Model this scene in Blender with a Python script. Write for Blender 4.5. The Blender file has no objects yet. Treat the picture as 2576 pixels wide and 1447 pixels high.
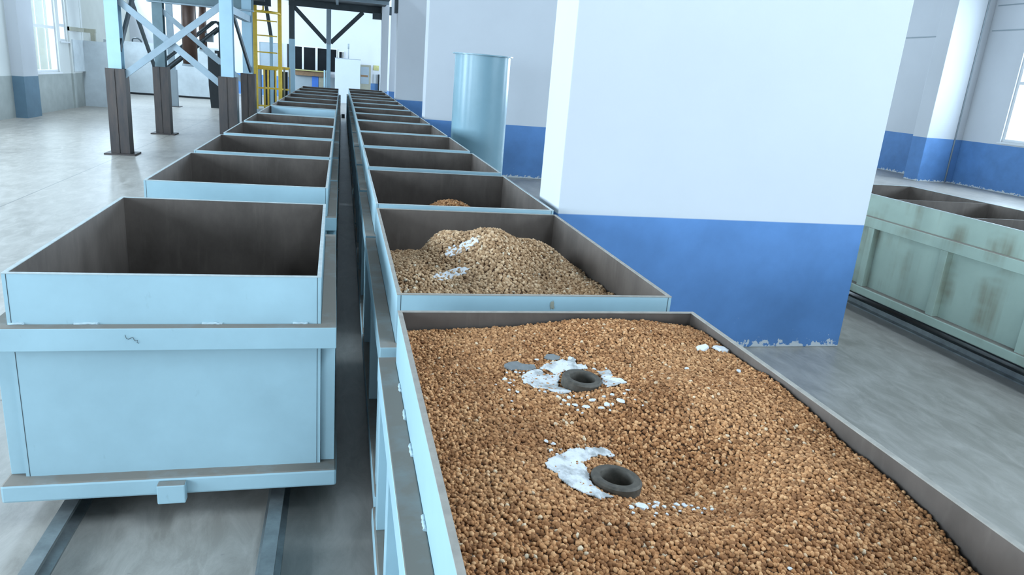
import bpy, bmesh, math, random
import numpy as np
from mathutils import Vector, Matrix, noise

random.seed(7)
SC = bpy.context.scene
COL = SC.collection
EYE = 2.25                                   # lens height above the floor, metres

# ------------------------------------------------------------------ camera
f_px, pitch, yaw, roll = 1802.258, 0.284966922, 0.247401657, 0.0831516950
cam_data = bpy.data.cameras.new('camera')
cam_data.sensor_width = 36.0
cam_data.lens = f_px / 2576.0 * 36.0
cam_data.clip_end = 200
cam = bpy.data.objects.new('camera', cam_data)
COL.objects.link(cam)
def _rot():
    B = np.array([[1, 0, 0], [0, 0, -1], [0, 1, 0.]])
    cy, sy, cp, sp, cr, sr = math.cos(yaw), math.sin(yaw), math.cos(pitch), math.sin(pitch), math.cos(roll), math.sin(roll)
    Ry = np.array([[cy, -sy, 0], [sy, cy, 0], [0, 0, 1]])
    Rp = np.array([[1, 0, 0], [0, cp, -sp], [0, sp, cp]])
    Rr = np.array([[cr, -sr, 0], [sr, cr, 0], [0, 0, 1]])
    return Rr @ Rp @ B @ Ry
_R = _rot()
cam.matrix_world = Matrix(((_R[0][0], -_R[1][0], -_R[2][0], 0), (_R[0][1], -_R[1][1], -_R[2][1], 0),
                           (_R[0][2], -_R[1][2], -_R[2][2], EYE), (0, 0, 0, 1)))
SC.camera = cam

# ------------------------------------------------------------------ sky, exposure
world = bpy.data.worlds.new('world'); SC.world = world; world.use_nodes = True
bg = world.node_tree.nodes['Background']
bg.inputs['Color'].default_value = (0.80, 0.93, 1.0, 1)
bg.inputs['Strength'].default_value = 2.2
SC.view_settings.view_transform = 'Standard'
SC.view_settings.look = 'None'
SC.view_settings.gamma = 1.0
SC.view_settings.use_curve_mapping = False
SC.view_settings.exposure = -0.1
SC.cycles.max_bounces = 8
SC.cycles.diffuse_bounces = 1
SC.cycles.sample_clamp_indirect = 6.0

# ------------------------------------------------------------------ daylight through the hall's openings, and fill light from added ones
XF = -11.5                                   # far recess of the long left wall
XL, XR, YF, YB, ZC = -9.05, 20.1, -22.0, 46.0, 11.0
DAY = (0.76, 0.90, 1.06)
def daylight(loc, rot, sx, sy, power, color=DAY):
    l = bpy.data.lights.new('window_daylight', 'AREA'); l.shape = 'RECTANGLE'
    l.size, l.size_y, l.energy, l.color = sx, sy, power, color
    o = bpy.data.objects.new('window_daylight', l); COL.objects.link(o)
    o.location = loc; o.rotation_euler = rot
    return o
# windows in the long walls: centre y, width, sill height, head height
LWIN = [(-17.5, 3.4, 1.22, 4.9), (-11.5, 3.4, 1.22, 4.9), (-5.5, 3.4, 1.22, 4.9), (0.5, 3.4, 1.22, 4.9), (6.5, 3.4, 1.22, 4.9), (12.5, 3.4, 1.22, 4.9), (18.3, 3.4, 1.22, 4.9), (26.4, 2.2, 1.22, 5.6), (28.1, 0.65, 2.2, 5.6), (32.5, 3.4, 4.6, 7.6), (38.0, 3.4, 4.6, 7.6), (43.0, 3.0, 4.6, 7.6)]  # last three: unseen high windows added to light the back of the hall
RWIN = [(-11.0, 3.4, 4.2, 9.6), (-5.0, 3.4, 4.2, 9.6), (1.0, 3.4, 4.2, 9.6), (7.0, 3.4, 4.2, 9.6), (12.2, 3.4, 4.2, 9.6), (17.35, 3.0, 1.52, 5.8), (28.0, 3.0, 1.52, 8.0), (34.0, 3.4, 1.52, 8.0), (40.0, 3.4, 1.52, 8.0)]
for (yc, w, z0, z1) in LWIN:
    if w < 2.5: continue
    daylight(((XL if yc < 30 else XF) - 0.32, yc, (z0 + z1) / 2), (0, -math.pi / 2, 0), z1 - z0, w, (66 if yc < 3 else 80 if yc < 15 else 26 if yc < 30 else 175) * w * (z1 - z0))
daylight((XL - 0.30, 27.0, 3.6), (0, -math.pi / 2, 0), 5.4, 4.6, 300)      # behind the two visible windows of the left wall
for (yc, w, z0, z1) in RWIN:
    daylight((XR + 0.32, yc, (z0 + z1) / 2), (0, math.pi / 2, 0), z1 - z0, w, (74 if yc < 3 else 12 if yc < 15 else 56 if yc < 25 else 150) * w * (z1 - z0))
GATE = (-7.0, 6.0, 3.4)                      # open gate behind the viewer: x0, x1, height
daylight(((GATE[0] + GATE[1]) / 2, YF - 0.4, GATE[2] / 2 + 0.1), (-math.pi / 2, 0, math.pi), GATE[1] - GATE[0], GATE[2], 620)
ROOF_FILL = [(3.9, 7.3, -4.0, 3.0), (-8.2, -5.6, 17.5, 24.5)]          # unseen roof bays added to brighten pellets, floor and partition: x0, x1, y0, y1
for (x0, x1, y0, y1), e in zip(ROOF_FILL, (1050, 1100)):
    daylight(((x0 + x1) / 2, (y0 + y1) / 2, ZC + 0.3), (0, 0, 0), x1 - x0, y1 - y0, e)

# ------------------------------------------------------------------ materials
def new_mat(name):
    m = bpy.data.materials.new(name); m.use_nodes = True
    nt = m.node_tree; b = nt.nodes['Principled BSDF']
    return m, nt, b
def N(nt, t, **kw):
    n = nt.nodes.new(t)
    for k, v in kw.items():
        if k.startswith('i_'):
            n.inputs[k[2:].replace('_', ' ')].default_value = v
        else: setattr(n, k, v)
    return n
def L(nt, a, b): nt.links.new(a, b)
def rgba(c): return (c[0], c[1], c[2], 1)
def mixc(nt, fac, a, b):
    n = nt.nodes.new('ShaderNodeMix'); n.data_type = 'RGBA'
    if isinstance(fac, (int, float)): n.inputs[0].default_value = fac
    else: L(nt, fac, n.inputs[0])
    for i, v in ((6, a), (7, b)):
        if isinstance(v, tuple): n.inputs[i].default_value = rgba(v)
        else: L(nt, v, n.inputs[i])
    return n.outputs[2]
def ramp(nt, src, p0, p1, v0=0.0, v1=1.0):
    n = nt.nodes.new('ShaderNodeMapRange'); n.inputs[1].default_value = p0; n.inputs[2].default_value = p1
    n.inputs[3].default_value = v0; n.inputs[4].default_value = v1
    L(nt, src, n.inputs[0]); return n.outputs[0]
def noise_tex(nt, scale, detail=4, rough=0.55, vec=None, dist=0.0):
    n = N(nt, 'ShaderNodeTexNoise'); n.inputs['Scale'].default_value = scale
    n.inputs['Detail'].default_value = detail; n.inputs['Roughness'].default_value = rough
    n.inputs['Distortion'].default_value = dist
    if vec is not None: L(nt, vec, n.inputs['Vector'])
    return n.outputs['Fac']
def coords(nt, kind='Object'):
    return nt.nodes.new('ShaderNodeTexCoord').outputs[kind]
def world_pos(nt): return nt.nodes.new('ShaderNodeNewGeometry').outputs['Position']
def scaled(nt, vec, s):
    n = N(nt, 'ShaderNodeMapping'); n.inputs['Scale'].default_value = s; L(nt, vec, n.inputs['Vector']); return n.outputs[0]
def math_n(nt, op, a, b=None):
    n = nt.nodes.new('ShaderNodeMath'); n.operation = op
    for i, v in ((0, a), (1, b)):
        if v is None: continue
        if isinstance(v, (int, float)): n.inputs[i].default_value = v
        else: L(nt, v, n.inputs[i])
    return n.outputs[0]
def bump(nt, b, h, strength=0.2, dist=0.01):
    n = N(nt, 'ShaderNodeBump'); n.inputs['Strength'].default_value = strength; n.inputs['Distance'].default_value = dist
    L(nt, h, n.inputs['Height']); L(nt, n.outputs[0], b.inputs['Normal'])

def mat_plain(name, col, rough=0.5, metal=0.0, var=0.08, scale=6.0, spec=0.5):
    m, nt, b = new_mat(name)
    f = noise_tex(nt, scale, 5, 0.6, coords(nt))
    c = mixc(nt, ramp(nt, f, 0.3, 0.7), tuple(x * (1 - var) for x in col), tuple(min(1, x * (1 + var)) for x in col))
    L(nt, c, b.inputs['Base Color']); b.inputs['Roughness'].default_value = rough; b.inputs['Metallic'].default_value = metal
    b.inputs['Specular IOR Level'].default_value = spec
    return m

def mat_paint(name, col, dust=(0.27, 0.24, 0.205), stained=False, rough=0.42):
    """sheet-steel paint; brown dust lies on the upward faces"""
    m, nt, b = new_mat(name)
    P = coords(nt)
    f = noise_tex(nt, 2.3, 6, 0.6, P)
    base = mixc(nt, ramp(nt, f, 0.3, 0.7), tuple(x * 0.92 for x in col), tuple(min(1, x * 1.06) for x in col))
    sc = noise_tex(nt, 26, 3, 0.6, scaled(nt, P, (1, 1, 0.35)))
    base = mixc(nt, ramp(nt, sc, 0.70, 0.78, 0, 0.35), base, tuple(x * 0.7 for x in col))
    if stained:
        st = noise_tex(nt, 2.6, 4, 0.6, scaled(nt, P, (1.5, 1.5, 0.12)))
        br = noise_tex(nt, 1.3, 3, 0.6, scaled(nt, P, (1.0, 1.0, 2.2)))
        base = mixc(nt, math_n(nt, 'MULTIPLY', ramp(nt, st, 0.48, 0.68, 0, 0.8), ramp(nt, br, 0.42, 0.6)), base, (0.22, 0.20, 0.13))
    nz = N(nt, 'ShaderNodeSeparateXYZ'); L(nt, nt.nodes.new('ShaderNodeNewGeometry').outputs['True Normal'], nz.inputs[0])
    dn = noise_tex(nt, 5, 5, 0.6, P)
    up = math_n(nt, 'MULTIPLY', ramp(nt, nz.outputs[2], 0.7, 0.9), ramp(nt, dn, 0.25, 0.5, 0.75, 1.0))
    c = mixc(nt, up, base, dust)
    L(nt, c, b.inputs['Base Color'])
    r = ramp(nt, up, 0, 1, rough, 0.8); L(nt, r, b.inputs['Roughness'])
    b.inputs['Specular IOR Level'].default_value = 0.4
    bump(nt, b, noise_tex(nt, 3.5, 3, 0.5, P), 0.08, 0.02)
    return m

def mat_dado(name, wall, dado, height, chips=True, rough=0.6):
    m, nt, b = new_mat(name)
    P = world_pos(nt); s = N(nt, 'ShaderNodeSeparateXYZ'); L(nt, P, s.inputs[0]); z = s.outputs[2]
    f = noise_tex(nt, 0.7, 5, 0.6, P)
    w = mixc(nt, ramp(nt, f, 0.3, 0.7), tuple(x * 0.965 for x in wall), tuple(min(1, x * 1.02) for x in wall))
    g = noise_tex(nt, 2.2, 5, 0.6, P)
    d = mixc(nt, ramp(nt, g, 0.3, 0.7), tuple(x * 0.88 for x in dado), tuple(x * 1.1 for x in dado))
    if chips:
        n2 = noise_tex(nt, 14, 5, 0.65, P)
        edge = math_n(nt, 'ADD', z, ramp(nt, n2, 0.3, 0.7, -0.075, 0.055))
        d = mixc(nt, ramp(nt, edge, 0.028, 0.036, 1, 0), d, (0.72, 0.75, 0.77))
        sp = noise_tex(nt, 30, 2, 0.5, P)
        low = ramp(nt, z, 0.05, 0.5, 1, 0)
        d = mixc(nt, math_n(nt, 'MULTIPLY', ramp(nt, sp, 0.745, 0.76), low), d, (0.7, 0.73, 0.76))
    c = mixc(nt, ramp(nt, z, height - 0.004, height + 0.004), d, w)
    L(nt, c, b.inputs['Base Color']); b.inputs['Roughness'].default_value = rough
    bump(nt, b, noise_tex(nt, 8, 5, 0.6, P), 0.06, 0.02)
    return m

WHITE = (0.70, 0.725, 0.765)
BLUE = (0.115, 0.27, 0.57)
M = {}
M['paint'] = mat_paint('pale blue paint', (0.40, 0.58, 0.645))
M['paint_green'] = mat_paint('stained paint', (0.40, 0.50, 0.42), stained=True)
M['paint_lightened'] = mat_paint('lightened pale blue paint', (0.50, 0.74, 0.86))  # cart paint lightened to stand in for light on the end plate
M['edge'] = mat_plain('bright edge', (0.52, 0.58, 0.58), 0.5, 0, 0.12, 20)
M['edge_dust'] = mat_plain('dusty edge', (0.36, 0.33, 0.29), 0.8, 0, 0.15, 20)
M['weld'] = mat_plain('weld white', (0.47, 0.60, 0.65), 0.6, 0, 0.15, 40)
M['steel_paint'] = mat_plain('pale structural paint', (0.42, 0.62, 0.74), 0.45, 0, 0.05, 3)
M['steel_dark'] = mat_plain('dark structural paint', (0.045, 0.062, 0.072), 0.5, 0, 0.15, 4)
M['steel_teal'] = mat_plain('teal structural paint', (0.16, 0.24, 0.27), 0.5, 0, 0.12, 4)
M['steel_grey'] = mat_plain('grey structural paint', (0.33, 0.42, 0.48), 0.5, 0, 0.08, 4)
M['rail'] = mat_plain('rail steel', (0.30, 0.32, 0.32), 0.42, 0.6, 0.25, 9)
M['wheel'] = mat_plain('wheel iron', (0.035, 0.04, 0.042), 0.55, 0.3, 0.2, 12)
M['wall'] = mat_dado('white wall with blue foot', WHITE, BLUE, 1.2)
M['wall_r'] = mat_dado('wall with high blue foot', WHITE, BLUE, 1.43)
M['wall_concrete'] = mat_dado('wall with bare cement foot', (0.74, 0.76, 0.74), (0.42, 0.45, 0.43), 1.16, chips=False)
M['pilaster'] = mat_dado('pilaster with slate foot', WHITE, (0.15, 0.25, 0.33), 1.16, chips=False)
M['plaster'] = mat_plain('warm plaster', (0.56, 0.57, 0.52), 0.8, 0, 0.06, 0.8)
M['ceiling'] = mat_plain('ceiling grey', (0.40, 0.41, 0.42), 0.8, 0, 0.03, 0.5)
M['board'] = mat_plain('cement board', (0.62, 0.68, 0.71), 0.75, 0, 0.13, 1.6)
M['white_pvc'] = mat_plain('white window frame', (0.82, 0.84, 0.86), 0.4, 0, 0.03, 5)
M['yellow'] = mat_plain('yellow paint', (0.95, 0.62, 0.07), 0.45, 0, 0.12, 8)
M['pipe_brown'] = mat_plain('brown pipe', (0.105, 0.058, 0.042), 0.45, 0.2, 0.2, 5)
M['black'] = mat_plain('black steel', (0.014, 0.018, 0.022), 0.5, 0.2, 0.2, 5)
M['cylinder'] = mat_plain('grey blue enamel', (0.26, 0.42, 0.49), 0.27, 0.0, 0.04, 3)
M['cabinet'] = mat_plain('off white cabinet', (0.66, 0.72, 0.78), 0.5, 0, 0.02, 2)
M['beige'] = mat_plain('beige cabinet', (0.38, 0.37, 0.29), 0.55, 0, 0.12, 4)
M['brown'] = mat_plain('brown card', (0.26, 0.16, 0.09), 0.7, 0, 0.15, 6)
M['grey_panel'] = mat_plain('grey panel', (0.36, 0.42, 0.46), 0.6, 0, 0.06, 2)
M['blue_panel'] = mat_plain('blue panel', (0.06, 0.19, 0.62), 0.5, 0, 0.06, 3)
M['dark_glass'] = mat_plain('dark window glass', (0.010, 0.013, 0.016), 0.3, 0, 0.3, 1.5, 0.15)
M['grey_glass'] = mat_plain('grey window glass', (0.36, 0.43, 0.48), 0.3, 0, 0.08, 1.5)
M['sign'] = mat_plain('yellow notice', (0.55, 0.52, 0.22), 0.6, 0, 0.15, 9)
M['ring'] = mat_plain('dark iron ring', (0.085, 0.072, 0.056), 0.62, 0.15, 0.35, 45)
M['scoop'] = mat_plain('dull grey metal', (0.23, 0.24, 0.24), 0.55, 0.2, 0.15, 40)
M['ink'] = mat_plain('black ink', (0.02, 0.02, 0.02), 0.6)

def m_stub():
    m, nt, b = new_mat('bare brown steel')
    P = coords(nt)
    f = noise_tex(nt, 3.0, 5, 0.65, scaled(nt, P, (4, 4, 0.6)))
    c = mixc(nt, ramp(nt, f, 0.3, 0.7), (0.045, 0.041, 0.043), (0.092, 0.070, 0.060))
    L(nt, c, b.inputs['Base Color']); b.inputs['Roughness'].default_value = 0.5; b.inputs['Metallic'].default_value = 0.25
    return m
M['stub'] = m_stub()

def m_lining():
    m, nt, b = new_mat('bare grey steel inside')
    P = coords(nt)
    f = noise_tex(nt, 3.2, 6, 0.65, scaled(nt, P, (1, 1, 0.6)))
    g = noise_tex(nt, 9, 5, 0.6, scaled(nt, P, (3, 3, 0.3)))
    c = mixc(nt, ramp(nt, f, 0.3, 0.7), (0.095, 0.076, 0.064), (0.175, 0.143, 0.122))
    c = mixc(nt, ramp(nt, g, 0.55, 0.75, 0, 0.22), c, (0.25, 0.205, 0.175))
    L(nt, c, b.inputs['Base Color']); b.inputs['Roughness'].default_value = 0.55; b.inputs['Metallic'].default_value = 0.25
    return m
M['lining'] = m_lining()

def m_floor():
    m, nt, b = new_mat('trowelled concrete')
    P = world_pos(nt); s = N(nt, 'ShaderNodeSeparateXYZ'); L(nt, P, s.inputs[0])
    f = noise_tex(nt, 0.55, 6, 0.6, P)
    g = noise_tex(nt, 3.0, 6, 0.7, scaled(nt, P, (2.2, 0.8, 1)), 0.6)
    c = mixc(nt, ramp(nt, f, 0.3, 0.7), (0.28, 0.255, 0.22), (0.40, 0.37, 0.33))
    c = mixc(nt, ramp(nt, g, 0.40, 0.66, 0, 0.75), c, (0.52, 0.485, 0.44))
    h = noise_tex(nt, 22, 4, 0.6, P)
    c = mixc(nt, ramp(nt, h, 0.68, 0.74, 0, 0.35), c, (0.16, 0.165, 0.16))
    # saw-cut joints
    jx = math_n(nt, 'ABSOLUTE', math_n(nt, 'SUBTRACT', math_n(nt, 'PINGPONG', math_n(nt, 'ADD', s.outputs[0], 4.5), 2.8), 0.0))
    jy = math_n(nt, 'ABSOLUTE', math_n(nt, 'PINGPONG', math_n(nt, 'SUBTRACT', s.outputs[1], 16.4), 5.8))
    j = math_n(nt, 'MINIMUM', jx, jy)
    c = mixc(nt, math_n(nt, 'MULTIPLY', ramp(nt, j, 0.006, 0.014, 0.6, 0), ramp(nt, s.outputs[0], -1.8, -1.75, 1, 0)), c, (0.10, 0.11, 0.11))
    L(nt, c, b.inputs['Base Color'])
    L(nt, ramp(nt, g, 0.3, 0.7, 0.33, 0.42), b.inputs['Roughness'])
    b.inputs['Specular IOR Level'].default_value = 0.55
    bump(nt, b, g, 0.03, 0.01)
    return m
M['floor'] = m_floor()

def m_glass():
    m, nt, b = new_mat('clear pane'); nt.nodes.remove(b)
    t = N(nt, 'ShaderNodeBsdfTransparent'); t.inputs[0].default_value = (0.93, 0.97, 0.98, 1)
    g = N(nt, 'ShaderNodeBsdfGlossy'); g.inputs['Roughness'].default_value = 0.05
    mx = N(nt, 'ShaderNodeMixShader'); mx.inputs[0].default_value = 0.06
    L(nt, t.outputs[0], mx.inputs[1]); L(nt, g.outputs[0], mx.inputs[2])
    L(nt, mx.outputs[0], nt.nodes['Material Output'].inputs[0])
    return m
M['glass'] = m_glass()

def m_pellet(name, dark, mid, light, pale):
    m, nt, b = new_mat(name)
    oi = N(nt, 'ShaderNodeObjectInfo')
    P = world_pos(nt)
    f = noise_tex(nt, 120, 3, 0.6, P)
    big = noise_tex(nt, 2.6, 4, 0.6, P)
    r = oi.outputs['Random']
    c = mixc(nt, ramp(nt, r, 0.0, 0.75), dark, mid)
    c = mixc(nt, ramp(nt, r, 0.6, 0.97), c, light)
    c = mixc(nt, ramp(nt, r, 0.982, 0.988), c, pale)
    c = mixc(nt, ramp(nt, f, 0.45, 0.7, 0, 0.45), c, dark)
    c = mixc(nt, ramp(nt, big, 0.45, 0.7, 0, 0.3), c, light)
    c = mixc(nt, ramp(nt, noise_tex(nt, 4.5, 3, 0.5, P), 0.5, 0.72, 0, 0.45), c, dark)
    L(nt, c, b.inputs['Base Color']); b.inputs['Roughness'].default_value = 0.85
    b.inputs['Specular IOR Level'].default_value = 0.25
    return m
M['pellet'] = m_pellet('baked clay pellet', (0.25, 0.108, 0.044), (0.66, 0.305, 0.125), (0.86, 0.48, 0.235), (0.90, 0.70, 0.48))
M['pellet_pale'] = m_pellet('pale clay pellet', (0.30, 0.165, 0.08), (0.66, 0.41, 0.225), (0.85, 0.60, 0.38), (0.90, 0.78, 0.60))
M['heap'] = mat_plain('dark gap shade between pellets', (0.085, 0.038, 0.016), 0.9, 0, 0.2, 60)  # coloured dark for the shade in the gaps between pellets

def m_lime(name, hi, lo, amount):
    m, nt, b = new_mat(name)
    P = world_pos(nt)
    f = noise_tex(nt, 16, 5, 0.6, P); g = noise_tex(nt, 90, 4, 0.65, P)
    c = mixc(nt, ramp(nt, f, 0.46, 0.62, 0, amount), hi, lo)
    c = mixc(nt, ramp(nt, g, 0.62, 0.72, 0, 0.5), c, (0.25, 0.21, 0.17))
    L(nt, c, b.inputs['Base Color']); b.inputs['Roughness'].default_value = 0.9
    bump(nt, b, g, 0.4, 0.004)
    return m
M['lime'] = m_lime('white lime crust', (0.80, 0.80, 0.80), (0.36, 0.36, 0.35), 0.9)
M['flake'] = mat_plain('white flake', (0.80, 0.80, 0.81), 0.8, 0, 0.06, 60)
# ------------------------------------------------------------------ mesh helpers
class MB:
    """collects shapes for ONE mesh object"""
    def __init__(s): s.bm = bmesh.new()
    def box(s, x0, x1, y0, y1, z0, z1, mi=0):
        vs = [s.bm.verts.new(p) for p in ((x0, y0, z0), (x1, y0, z0), (x1, y1, z0), (x0, y1, z0), (x0, y0, z1), (x1, y0, z1), (x1, y1, z1), (x0, y1, z1))]
        fs = []
        for q in ((3, 2, 1, 0), (4, 5, 6, 7), (0, 1, 5, 4), (1, 2, 6, 5), (2, 3, 7, 6), (3, 0, 4, 7)):
            fc = s.bm.faces.new([vs[i] for i in q]); fc.material_index = mi; fs.append(fc)
        return fs
    def bar(s, p, q, w, d, up=(0, 0, 1), mi=0):
        """rectangular bar from p to q; w across, d along 'up'"""
        p, q = Vector(p), Vector(q); t = (q - p).normalized(); u = Vector(up)
        a = t.cross(u).normalized(); n = a.cross(t).normalized()
        vs = []
        for c in (p, q):
            for (i, j) in ((-1, -1), (1, -1), (1, 1), (-1, 1)): vs.append(s.bm.verts.new(c + a * (i * w / 2) + n * (j * d / 2)))
        for k in ((3, 2, 1, 0), (4, 5, 6, 7), (0, 1, 5, 4), (1, 2, 6, 5), (2, 3, 7, 6), (3, 0, 4, 7)):
            s.bm.faces.new([vs[i] for i in k]).material_index = mi
    def tube(s, pts, r, seg=10, closed=False, mi=0):
        pts = [Vector(p) for p in pts]; n = len(pts); rings = []
        prev = None
        for i, p in enumerate(pts):
            a = pts[(i - 1) % n] if (closed or i > 0) else p
            b = pts[(i + 1) % n] if (closed or i < n - 1) else p
            t = (b - a).normalized()
            if prev is None:
                ref = Vector((0, 0, 1)) if abs(t.z) < 0.9 else Vector((1, 0, 0))
                u = t.cross(ref).normalized()
            else:
                u = (prev - t * prev.dot(t)).normalized()
            prev = u; v = t.cross(u)
            rings.append([s.bm.verts.new(p + (u * math.cos(2 * math.pi * k / seg) + v * math.sin(2 * math.pi * k / seg)) * r) for k in range(seg)])
        m = n if closed else n - 1
        for i in range(m):
            A, B = rings[i], rings[(i + 1) % n]
            for k in range(seg):
                fc = s.bm.faces.new((A[k], A[(k + 1) % seg], B[(k + 1) % seg], B[k])); fc.material_index = mi; fc.smooth = True
        if not closed:
            s.bm.faces.new(rings[0][::-1]).material_index = mi; s.bm.faces.new(rings[-1]).material_index = mi
    def lathe(s, prof, c=(0, 0, 0), seg=48, closed=False, mi=0, axis='z'):
        rings = []
        for (r, z) in prof:
            ring = []
            for k in range(seg):
                a = 2 * math.pi * k / seg
                p = (r * math.cos(a), r * math.sin(a), z)
                if axis == 'x': p = (z, r * math.cos(a), r * math.sin(a))
                ring.append(s.bm.verts.new((p[0] + c[0], p[1] + c[1], p[2] + c[2])))
            rings.append(ring)
        n = len(prof)
        for i in range(n if closed else n - 1):
            A, B = rings[i], rings[(i + 1) % n]
            for k in range(seg):
                fc = s.bm.faces.new((A[k], A[(k + 1) % seg], B[(k + 1) % seg], B[k])); fc.material_index = mi
        if not closed:
            s.bm.faces.new(rings[0][::-1]).material_index = mi; s.bm.faces.new(rings[-1]).material_index = mi
    def ring(s, o, i, z0, z1, mi=0):
        """rectangular frame between outer (x0,x1,y0,y1) and inner rectangles"""
        def loop(r, z): return [s.bm.verts.new(p) for p in ((r[0], r[2], z), (r[1], r[2], z), (r[1], r[3], z), (r[0], r[3], z))]
        ob, ot, ib, it = loop(o, z0), loop(o, z1), loop(i, z0), loop(i, z1)
        for k in range(4):
            j = (k + 1) % 4
            for q in ((ob[k], ob[j], ot[j], ot[k]), (ib[j], ib[k], it[k], it[j]), (ot[k], ot[j], it[j], it[k]), (ob[j], ob[k], ib[k], ib[j])):
                s.bm.faces.new(q).material_index = mi
    def build(s, name, mats, parent=None, bevel=0.0, smooth=False):
        bmesh.ops.recalc_face_normals(s.bm, faces=s.bm.faces)
        me = bpy.data.meshes.new(name); s.bm.to_mesh(me); s.bm.free()
        for mt in (mats if isinstance(mats, (list, tuple)) else [mats]): me.materials.append(M[mt] if isinstance(mt, str) else mt)
        if smooth:
            for p in me.polygons: p.use_smooth = True
        o = bpy.data.objects.new(name, me); COL.objects.link(o)
        if parent is not None: o.parent = parent
        if bevel:
            b = o.modifiers.new('bevel', 'BEVEL'); b.width = bevel; b.segments = 2; b.limit_method = 'ANGLE'; b.harden_normals = False
        return o
def tag(o, label=None, cat=None, group=None, kind=None):
    if label: o['label'] = label
    if cat: o['category'] = cat
    if group: o['group'] = group
    if kind: o['kind'] = kind
    return o
def empty(name, loc, rz=0.0):
    o = bpy.data.objects.new(name, None); COL.objects.link(o); o.location = loc; o.rotation_euler = (0, 0, rz); o.empty_display_size = 0.2
    return o
def struct(name, mb, mat, parent=None, **kw):
    o = mb.build(name, mat, parent, **kw)
    if parent is None: o['kind'] = 'structure'
    return o

# ------------------------------------------------------------------ the hall
m = MB(); m.box(XF - 0.4, XR + 0.4, YF - 0.4, YB + 0.4, -0.3, 0.0); struct('floor', m, 'floor')

def wall_with_openings(name, mat, axis, pos, thick, a0, a1, z1, openings):
    """one wall along an axis with rectangular openings [(a0,a1,z0,z1)]"""
    m = MB()
    cuts = sorted(openings); xs = [a0]
    def bx(p0, p1, z0, zt):
        if p1 - p0 < 1e-4 or zt - z0 < 1e-4: return
        if axis == 'y': m.box(min(pos, pos + thick), max(pos, pos + thick), p0, p1, z0, zt)
        else: m.box(p0, p1, min(pos, pos + thick), max(pos, pos + thick), z0, zt)
    cur = a0
    for (p0, p1, z0, zt) in cuts:
        bx(cur, p0, 0, z1); bx(p0, p1, 0, z0); bx(p0, p1, zt, z1); cur = p1
    bx(cur, a1, 0, z1)
    return struct(name, m, mat)
wall_with_openings('wall_left', 'wall_concrete', 'y', XL, -0.25, YF, 29.86, ZC, [(yc - w / 2, yc + w / 2, z0, z1) for yc, w, z0, z1 in LWIN if yc < 30])
wall_with_openings('wall_left_far', 'plaster', 'y', XF, -0.25, 29.7, YB, ZC, [(yc - w / 2, yc + w / 2, z0, z1) for yc, w, z0, z1 in LWIN if yc > 30])
m = MB(); m.box(XF, XL - 0.25, 29.7, 29.86, 0, ZC); struct('wall_left_return', m, 'plaster')
wall_with_openings('wall_right', 'wall_r', 'y', XR, 0.25, YF, YB, ZC, [(yc - w / 2, yc + w / 2, z0, z1) for yc, w, z0, z1 in RWIN])
wall_with_openings('wall_front', 'wall', 'x', YF, -0.25, XL, XR, ZC, [(GATE[0], GATE[1], 0.0, GATE[2])])
wall_with_openings('wall_back', 'wall', 'x', YB, 0.25, XF, XR, ZC, [])
m = MB(); (a0, a1, b0, b1), (c0, c1, d0, d1) = ROOF_FILL
X0, X1, Y0, Y1 = XF - 0.4, XR + 0.4, YF - 0.4, YB + 0.4
m.ring((X0, (c1 + a0) / 2, Y0, Y1), (c0, c1, d0, d1), ZC, ZC + 0.15); m.ring(((c1 + a0) / 2, X1, Y0, Y1), (a0, a1, b0, b1), ZC, ZC + 0.15); struct('ceiling', m, 'ceiling')

def window(n, xw, side, yc, w, z0, z1, transoms, mullions, fr=0.07):
    """window set in a long wall: side +1 looks into the room along +x"""
    root = empty('window_%d' % n, (xw, yc, z0)); root['kind'] = 'structure'
    h = z1 - z0; s = -side
    m = MB()
    x0, x1 = sorted((0.06 * s, 0.115 * s))
    m.box(x0, x1, -w / 2, -w / 2 + fr, 0, h); m.box(x0, x1, w / 2 - fr, w / 2, 0, h)
    m.box(x0, x1, -w / 2 + fr, w / 2 - fr, 0, fr); m.box(x0, x1, -w / 2 + fr, w / 2 - fr, h - fr, h)
    for t in transoms: m.box(x0, x1, -w / 2 + fr, w / 2 - fr, t - z0 - 0.045, t - z0 + 0.045)
    for q in mullions: m.box(x0 + 0.018, x1 - 0.018, q * w - w / 2 - 0.018, q * w - w / 2 + 0.018, fr, h - fr)
    m.build('window_frame', 'white_pvc', root)
    m = MB(); xa, xb = sorted((0.10 * s, 0.106 * s)); m.box(xa, xb, -w / 2 + fr, w / 2 - fr, fr, h - fr); m.build('window_pane', 'glass', root)
    m = MB(); xa, xb = sorted((-0.05 * s, 0.05 * s)); m.box(xa, xb, -w / 2 - 0.08, w / 2 + 0.08, -0.05, 0.0); m.build('window_sill', 'white_pvc', root)
k = 1
for (yc, w, z0, z1) in LWIN:
    window(k, XL if yc < 30 else XF, 1, yc, w, z0, z1, [2.6, 4.1] if z0 < 2 else [2.7] if w < 1 else [5.8], [0.36, 0.68] if w > 1 else []); k += 1
for (yc, w, z0, z1) in RWIN:
    window(k, XR, -1, yc, w, z0, z1, [3.3], [0.5], 0.1); k += 1

for q in ROOF_FILL:
    m = MB(); m.box(*q, ZC + 0.1, ZC + 0.11); struct('window_%d' % k, m, 'glass'); k += 1  # panes of the added roof bays, out of view
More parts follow.
